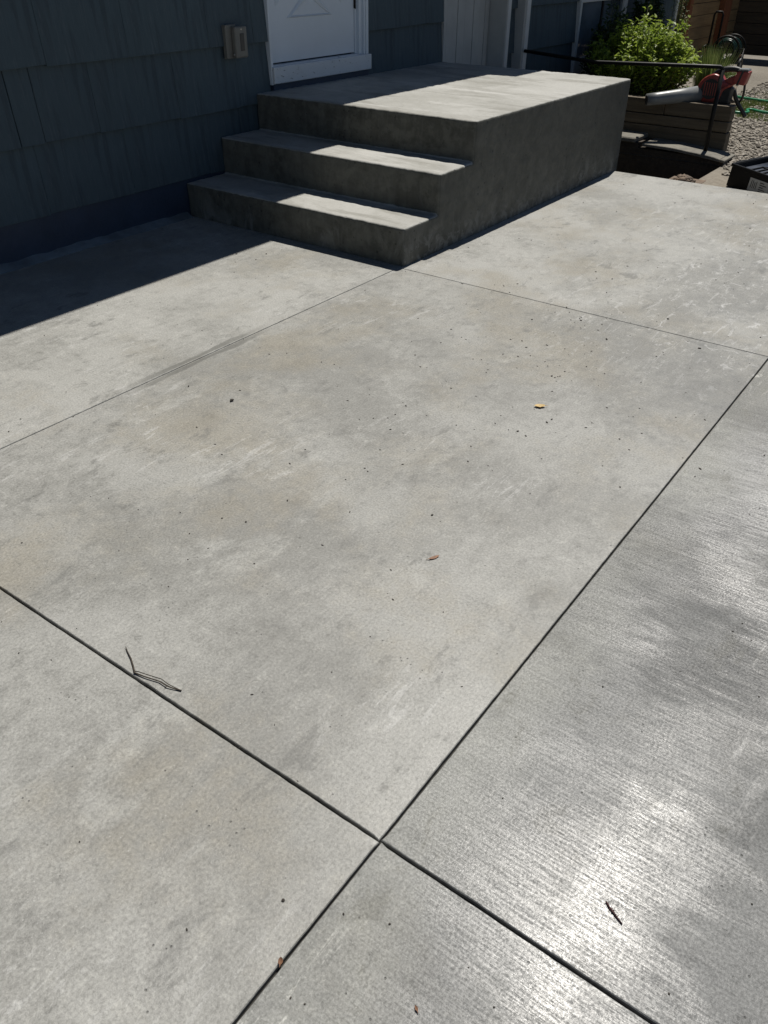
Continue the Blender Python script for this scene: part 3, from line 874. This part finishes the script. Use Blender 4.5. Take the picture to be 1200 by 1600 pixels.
# ------------------------------------------------------------------ black tray
A = Vector((3.525, -.900, .12)); u = Vector((-.125, -.324, -.03)).normalized(); v = Vector((.594, -.129, 0))
v = (v-u*v.dot(u)*.6).normalized(); nrm = -u.cross(v); nrm = nrm if nrm.z > 0 else -nrm
tr = thing('storage_tray', 'shallow black plastic tray with chevron ribs and a white label at the patio edge', 'tray', (3.6, -1.2, GZ))
LU, LV, DP = .95, .60, .175
def T(a, b_, c_): return A+u*a+v*b_+nrm*c_
def tb(mb, a0, a1, b0, b1, c0, c1, bev=0, mat=0):
    mb.hexa([T(a0, b0, c0), T(a1, b0, c0), T(a1, b1, c0), T(a0, b1, c0), T(a0, b0, c1), T(a1, b0, c1), T(a1, b1, c1), T(a0, b1, c1)], bev, mat)
b = MB()
tb(b, 0, LU, 0, .014, -DP, 0, .003); tb(b, 0, LU, LV-.014, LV, -DP, 0, .003)
tb(b, 0, .014, .014, LV-.014, -DP, 0, .003); tb(b, LU-.014, LU, .014, LV-.014, -DP, 0, .003)
b.build('tray_wall', M['tray'], tr)
b = MB()
tb(b, .014, LU-.014, .014, LV-.014, -.055, -.040)
b.build('tray_floor', M['tray_floor'], tr)
b = MB(); tb(b, -.008, LU+.008, -.008, .010, -.016, .006, .003); tb(b, -.008, .010, .010, LV-.01, -.016, .006, .003)
tb(b, -.008, LU+.008, LV-.010, LV+.008, -.016, .006, .003); b.build('rim', M['tray'], tr)
for k in range(7):
    o0 = .10+k*.055
    b = MB()
    tb(b, o0, o0+.012, .06+k*.03, LV*.5, -.041, -.028, .002)
    tb(b, o0, LU-.1, LV*.5, LV*.5+.012, -.041, -.028, .002) if k == 0 else None
    # chevron arms
    p0, p1 = (o0, LV*.35-k*.0), (min(LU-.05, o0+.22), .05+k*.0)
    q = MB()
    b.hexa([T(o0, LV*.5, -.041), T(o0+.014, LV*.5, -.041), T(o0+.254, LV-.06, -.041), T(o0+.24, LV-.06, -.041),
            T(o0, LV*.5, -.028), T(o0+.014, LV*.5, -.028), T(o0+.254, LV-.06, -.028), T(o0+.24, LV-.06, -.028)])
    q.bm.free()
    b.build('rib', M['tray'], tr)
b = MB()
for bb in (.20, .38): b.tube([T(-.008, bb-.08, -.01), T(-.045, bb-.07, -.012), T(-.045, bb+.07, -.012), T(-.008, bb+.08, -.01)], .007, 6)
b.build('grip', M['tray'], tr)
b = MB(); tb(b, .205, .40, -.0035, -.0005, -.150, -.050); lab = b.build('label', M['label'], tr)
b = MB()
for k in range(4):
    tb(b, .225+k*.016, .231+k*.016, -.0045, -.0036, -.125, -.075+random.choice((0, .01)))
for k in range(5):
    tb(b, .305, .37-U(0, .03), -.0045, -.0036, -.138+k*.017, -.131+k*.017)
b.build('label_print', M['ink'], lab)

# ------------------------------------------------------------------ fences
def fence_x(name, label, x0, x1, y, posts, boards, mat):
    fo = thing(name, label, 'fence', (x0, y, GZ))
    pos = posts
    for px, wdt in pos:
        b = MB(); b.box(px, px+wdt, y-.10, y-.002, GZ-.1, 2.25, .006); b.build('post', M['fence_post'], fo)
    b = MB(); b.box(x0, x1, y+.030, y+.045, .0, 2.18); b.build('gap_shade_sheet', M['shadow_gap'], fo)  # dark sheet added behind the boards to put shade in the gaps
    edges = [x0]+[q+wd/2 for q, wd in pos]+[x1]
    edges = sorted(set(edges))
    for a, c2 in zip(edges, edges[1:]):
        z = .02
        while z < 2.15:
            b = MB(); o_ = U(-.004, .004)
            b.box(a+.004, c2-.004, y+o_, y+.022+o_, z+U(-.004, .004), z+.163, .003); b.build('board', M[mat], fo)
            z += .170
    return fo
fence_x('cedar_fence', 'warm brown cedar fence of horizontal boards behind the bushes, beside the house', 8.9, 13.52, 2.1, [(10.55, .13), (12.35, .38)], 12, 'fence_board')
fo = thing('board_fence', 'dark shaded fence of gapped horizontal boards closing the far end of the yard', 'fence', (13.5, 0, GZ))
b = MB(); b.box(13.532, 13.545, -5.3, 2.13, 0, 2.18); b.build('gap_shade_sheet', M['shadow_gap'], fo)  # added dark sheet that keeps light out of the board gaps
for yy in (1.95, .15, -1.65, -3.45, -5.25):
    b = MB(); b.box(13.55, 13.65, yy-.05, yy+.05, GZ-.1, 2.2, .006); b.build('post', M['fence_post'], fo)
for a, c2 in ((2.13, .15), (.15, -1.65), (-1.65, -3.45), (-3.45, -5.25)):
    z = .0
    while z < 2.15:
        b = MB(); b.box(13.49+U(-.005, .005), 13.526, c2+.004, a-.004, z+.0005, z+.158, .002); b.build('board', M['fence_board_dark'], fo)
        z += .165

# ------------------------------------------------------------------ hose reel cart
rc = thing('hose_reel', 'black wheeled hose reel cart with coiled dark green hose by the fence corner', 'hose reel', (11.5, 1.55, GZ))
cx, cy, cz = 11.5, 1.55, .25
b = MB()
b.tube([(11.62, 1.93, GZ+.02), (11.62, 1.93, .70), (11.62, 1.91, .745), (11.62, 1.81, .745), (11.62, 1.79, .70), (11.62, 1.79, GZ+.02)], .017, 8)
b.build('cart_handle', M['black_metal'], rc)
b = MB(); b.tube([(11.35, 1.93, .26), (11.62, 1.93, .30)], .012, 8); b.tube([(11.3, 1.27, GZ+.02), (11.45, 1.3, .26), (11.62, 1.32, GZ+.02)], .012, 8)
b.tube([(11.45, 1.3, .26), (11.45, 1.93, .26)], .014, 8); b.build('cart_frame', M['black_metal'], rc)
for k in range(6):
    b = MB(); b.ring((11.36+k*.045, 1.55+.008*(k % 2), .235), (1, .10*(k % 3-1), .08*(k % 2)), .135+.016*(k % 3), .021, 30, 8); b.build('hose_coil', M['hose_dark'], rc)
for xx in (11.32, 11.66):
    b = MB(); b.ring((xx, 1.55, .235), (1, .12, 0), .205, .015, 32, 8)
    for k in range(6):
        a = k*PI/3; b.tube([(xx, 1.55, .235), (xx, 1.55+math.cos(a)*.20, .235+math.sin(a)*.20)], .009, 6)
    b.build('reel_rim', M['black_metal'], rc)
for yy in (1.27, 1.90):
    wl = MB(); wl.ring((11.30, yy, .045), (0, 1, 0), .085, .022, 26, 8); wheel = wl.build('wheel', M['dark_plastic'], rc)
    wl = MB(); wl.disc((11.30, yy, .045), (0, 1, 0), .05, .02, 20); wl.build('hub', M['grey_plastic'], wheel)

# ------------------------------------------------------------------ green garden hose on the gravel
b = MB()
path = [(9.3, 1.15), (8.75, .95), (8.42, .50), (8.30, .12), (8.15, -.35), (7.95, -.75), (7.62, -.72), (7.42, -.42), (7.36, -.16), (7.50, .02), (7.40, .05), (7.26, -.03), (7.14, .03), (7.13, .16), (7.45, .34)]
b.tube([(px, py, GZ+.034+.02*abs(noise.noise(Vector((px, py, 0))))) for px, py in path], .017, 8, smooth_path=3)
tag(b.build('garden_hose', M['hose']), 'bright green garden hose snaking over the gravel behind the leaf blower', 'hose')

# ------------------------------------------------------------------ plants
def leaf(bm, p, d, n, l, wdt, mat=0, fold=.25):
    """a folded pointed leaf: 4 triangles"""
    d = d.normalized(); s = d.cross(n).normalized(); nn = s.cross(d)
    a = bm.verts.new(p); e = bm.verts.new(p+d*l)
    m1 = bm.verts.new(p+d*l*.45+s*wdt/2+nn*wdt*fold); m2 = bm.verts.new(p+d*l*.45-s*wdt/2+nn*wdt*fold)
    mid = bm.verts.new(p+d*l*.5)
    for f in ((a, m1, mid), (mid, m1, e), (a, mid, m2), (mid, e, m2)):
        fc = bm.faces.new(f); fc.material_index = mat; fc.smooth = False
def rv(): 
    while True:
        q = Vector((U(-1, 1), U(-1, 1), U(-1, 1)))
        if .05 < q.length < 1: return q.normalized()
def bush(name, label, cat, base, stems, leaf_l, leaf_w, nleaf, mat, spread, hgt, droop=0, group=None, tall=0):
    o = thing(name, label, cat, base, group)
    sb = MB(); fb = MB()
    for k in range(stems):
        a = U(0, 2*PI); rr = math.sqrt(U(0, 1))
        tx_, ty_ = math.cos(a)*rr*spread[0], math.sin(a)*rr*spread[1]
        h = hgt*(math.sqrt(max(.05, 1-rr*rr*.75)))*U(.82, 1.12)
        if tall and random.random() < tall: h *= 1.22
        b0 = Vector(base)+Vector((tx_*.35, ty_*.35, 0))
        b1 = Vector(base)+Vector((tx_*.8, ty_*.8, h*.55))
        b2 = Vector(base)+Vector((tx_, ty_, h))
        pts = [b0, b0.lerp(b1, .5)+rv()*.02, b1, b1.lerp(b2, .5)+rv()*.02, b2]
        sb.tube(pts, [.007, .006, .005, .004, .002], 5)
        for q in range(nleaf):
            t = random.random()**.6
            f = t*4; i = min(3, int(f)); p_ = pts[i].lerp(pts[i+1], f-i)
            d = rv(); d.z = d.z*.5+.15-droop
            off = rv()*leaf_l*U(.3, 1.8)*(1.1-t*.6)
            leaf(fb.bm, p_+off*.8, d, Vector((U(-.5, .5), U(-.5, .5), 1)), leaf_l*U(.6, 1.2), leaf_w*U(.7, 1.2))
    sb.build('stem', M['stem'], o)['kind'] = 'stuff'
    fb.build('foliage', M[mat], o)['kind'] = 'stuff'
    return o
bush('leafy_bush', 'bright lime green leafy bush growing in the timber planter, catching the sun', 'bush', (5.22, .66, .27), 190, .056, .034, 44, 'leaf_bright', (.46, .60), .69, tall=.12)
bush('dark_shrub', 'dark green shrub in the house shade beside the white framed window', 'shrub', (6.05, 1.32, .20), 60, .075, .034, 46, 'leaf_dark', (.50, .24), .78, tall=.2)
bush('dark_shrub', 'tall dark shrub in shade between the house corner and the cedar fence', 'shrub', (7.15, 1.38, .05), 50, .08, .04, 46, 'leaf_dark', (.42, .2), 1.2)
bush('feathery_bush', 'light green feathery bush rising in front of the cedar fence', 'bush', (8.35, 1.42, GZ), 12, .06, .012, 70, 'grass', (.16, .16), 1.55)
bush('ground_cover_plant', 'low sprawling green plant at the foot of the hose reel', 'plant', (9.9, 1.12, GZ), 60, .05, .03, 20, 'grass', (.5, .30), .14)
# tuft of tall grass
gt = thing('grass_clump', 'tall yellowish green grass clump between the bush and the hose reel', 'grass', (6.9, .42, .17))
b = MB()
for k in range(420):
    a = U(0, 2*PI); rr = math.sqrt(U(0, 1))
    bx, by = 6.9+math.cos(a)*rr*.16, .42+math.sin(a)*rr*.16
    lean = Vector((math.cos(a), math.sin(a), 0))*U(.03, .20)*rr+rv()*.02
    h = U(.32, .58); wv = Vector((-math.sin(a), math.cos(a), 0))*.0065
    p0 = Vector((bx, by, .15)); p1 = p0+Vector((0, 0, h*.55))+lean*.4; p2 = p0+Vector((0, 0, h))+lean
    vs = [b.bm.verts.new(q) for q in (p0-wv, p0+wv, p1+wv*.8, p1-wv*.8, p2)]
    b.bm.faces.new(vs[:4]); b.bm.faces.new((vs[3], vs[2], vs[4]))
b.build('blade', M['grass'], gt)['kind'] = 'stuff'
# short grass on the ground by the hose
b = MB()
for k in range(9000):
    x, y = random.gauss(7.8, .5), random.gauss(-.02, .42)
    if x < 6.9 or y < -1.8: continue
    if noise.noise(Vector((x*2, y*2, 3))) < -.12: continue
    h = U(.02, .06); a = U(0, 2*PI); wv = Vector((math.cos(a), math.sin(a), 0))*.005
    p0 = Vector((x, y, GZ)); p1 = p0+Vector((U(-.02, .02), U(-.02, .02), h))
    b.bm.faces.new([b.bm.verts.new(q) for q in (p0-wv, p0+wv, p1)])
tag(b.build('short_grass', M['grass']), kind='stuff')

# loose gravel
b = MB()
def gcount(x, y): return x > 4.62 or y < -.75
base_ico = bmesh.new(); bmesh.ops.create_icosphere(base_ico, subdivisions=1, radius=1)
bv = [v_.co.copy() for v_ in base_ico.verts]; bfc = [[v_.index for v_ in f_.verts] for f_ in base_ico.faces]; base_ico.free()
GV, GF = [], []
n = 0
for k in range(20000):
    t = random.random()**1.5
    x = 3.9+t*7.5; y = U(-3.2, .6)
    if y > -.56 and x < 4.75: continue
    if y > -.5+.28*(x-4.74) and x < 8.6: continue
    if 3.4 < x < 4.3 and -1.9 < y < -.8: continue
    if x < 4.3 and random.random() < .5: continue
    s0 = U(.007, .022)*(1+.3*random.random()**6)
    rot = Matrix.Rotation(U(0, 6.28), 3, 'Z') @ Matrix.Rotation(U(-.5, .5), 3, 'X')
    sc = Vector((U(.8, 1.5), U(.7, 1.2), U(.45, .8)))
    base_i = len(GV)
    for q in bv:
        w_ = rot @ Vector((q.x*sc.x*U(.85, 1.1), q.y*sc.y*U(.85, 1.1), q.z*sc.z))*s0
        GV.append((x+w_.x, y+w_.y, GZ+s0*.35+w_.z))
    GF += [tuple(base_i+i for i in f_) for f_ in bfc]
me = bpy.data.meshes.new('gravel'); me.from_pydata(GV, [], GF); me.materials.append(M['stone'])
o = bpy.data.objects.new('gravel', me); col.objects.link(o); tag(o, kind='stuff')

# ================================================================== LITTER ON THE PATIO
def twig_obj():
    o = thing('twig', 'thin forked dry twig lying beside the sawn joint, lower left of the patio', 'twig', (-3.16, -1.35, 0))
    b = MB()
    main = [(-3.122, -1.236, .006), (-3.130, -1.251, .004), (-3.143, -1.283, .005), (-3.158, -1.310, .004), (-3.171, -1.331, .004), (-3.165, -1.365, .005), (-3.153, -1.409, .005), (-3.153, -1.440, .006), (-3.147, -1.459, .004), (-3.140, -1.479, .003)]
    b.tube(main, [.0009, .0015, .0019, .0022, .0025, .0019, .0018, .0018, .0017, .0021], 6)
    b.build('main_stem', M['twig'], o)
    b = MB(); b.tube([(-3.168, -1.326, .005), (-3.163, -1.340, .006), (-3.1575, -1.366, .007), (-3.1455, -1.409, .007), (-3.146, -1.432, .005), (-3.144, -1.452, .004), (-3.1405, -1.474, .003)], [.0017, .0014, .0013, .0013, .0013, .0013, .0012], 6)
    b.tube([(-3.153, -1.438, .006), (-3.160, -1.436, .003)], [.0013, .0007], 5)
    b.build('side_stem', M['twig'], o)
twig_obj()
def flat_leaf(name, label, x, y, l, wd, ang, mat, curl=.3, lift=.002):
    b = MB()
    n = 7; L_ = []
    for i in range(n):
        t = i/(n-1); ww = wd*math.sin(PI*min(1, t*.92+.06))**.8*.5
        z = lift+curl*l*(abs(t-.5)*2)**2*.35
        L_.append([Vector((t*l-l/2, -ww, z+ww*curl)), Vector((t*l-l/2, 0, z)), Vector((t*l-l/2, ww*U(.8, 1.1), z+ww*curl*1.2))])
    rot = Matrix.Rotation(ang, 3, 'Z')
    vs = [[b.bm.verts.new(rot @ q+Vector((x, y, 0))) for q in r_] for r_ in L_]
    for r0, r1_ in zip(vs, vs[1:]):
        for k in (0, 1): b.bm.faces.new((r0[k], r1_[k], r1_[k+1], r0[k+1]))
    tip = L_[0][1]
    b.tube([rot @ tip+Vector((x, y, 0)), rot @ (tip+Vector((-l*.3, l*.05, -.001)))+Vector((x, y, 0))], [.0012, .0008], 5)
    o = b.build(name, M[mat], loc=(x, y, 0)); tag(o, label, 'leaf')
    return o
flat_leaf('fallen_leaf', 'small yellow fallen leaf curled on the middle of the patio', -1.147, -1.502, .046, .030, 2.2, 'leaf_yellow', .35)
flat_leaf('fallen_leaf', 'narrow reddish brown leaf with dark stalk near the middle of the main panel', -2.277, -1.705, .038, .013, -.42, 'leaf_brown', .2)
flat_leaf('fallen_leaf', 'crumpled brown leaf caught in the sawn joint near the bottom edge', -3.500, -2.150, .015, .010, .6, 'leaf_brown', .8)
flat_leaf('fallen_leaf', 'tiny dry brown leaf scrap near the bottom edge, right of the joint crossing', -3.415, -2.407, .011, .006, 1.0, 'leaf_brown', .6)
# seed sprig
b = MB()
sp = [(-3.018, -2.607), (-3.026, -2.618), (-3.031, -2.629), (-3.037, -2.640), (-3.043, -2.652)]
b.tube([(a, c2, .003) for a, c2 in sp], [.0016, .0022, .0024, .0018, .0014], 6)
for k in range(26):
    t = U(.15, .75)*4; i = int(t); p_ = Vector((*sp[i], .003)).lerp(Vector((*sp[i+1], .003)), t-i)
    d = Vector((U(-1, 1), U(-1, 1), U(.0, .6))).normalized()
    b.tube([p_, p_+d*U(.003, .008)], [.0011, .0003], 4)
o = b.build('seed_sprig', M['seed'], loc=(-3.03, -2.63, 0)); tag(o, 'dark red bristly seed sprig lying on the glossy broomed concrete', 'sprig')
# clod
b = MB(); bmesh.ops.create_icosphere(b.bm, subdivisions=2, radius=.007, matrix=Matrix.Translation((-1.887, -.418, .006)) @ Matrix.Diagonal((1.5, 1, .6, 1)))
for v_ in b.bm.verts: v_.co += noise.noise_vector(v_.co*120)*.004
o = b.build('dirt_clod', M['crumb'], loc=(-1.887, -.418, 0)); tag(o, 'dark crumb of earth on the panel below the tooled joint', 'clod')
# crumbs
b = MB()
for k in range(620):
    x, y = U(-3.6, 3.1), U(-3.0, 1.0)
    if x > -.02 and y > -.02: continue
    if k % 3 == 0: x, y = random.gauss(-.9, .8), random.gauss(-1.3, .45)
    if not (-3.6 < x < 3.1) or y > 1: continue
    s0 = U(.0011, .0029)*(1+.8*random.random()**8)*(1+.22*(x+3.6)/3)
    bmesh.ops.create_icosphere(b.bm, subdivisions=1, radius=s0, matrix=Matrix.Translation((x, y, s0*.35)) @ Matrix.Rotation(U(0, 6), 4, 'Z') @ Matrix.Diagonal((U(.8, 2.2), U(.7, 1.2), .6, 1)))
tag(b.build('crumbs', M['crumb']), kind='stuff')

# ================================================================== layout units -> metres
seen = set()
for o in bpy.data.objects:
    if o.type in {'CAMERA', 'LIGHT'}: continue
    o.location = o.location*S
    if o.type == 'MESH' and o.data.name not in seen:
        seen.add(o.data.name)
        o.data.transform(Matrix.Diagonal((S, S, S, 1)))
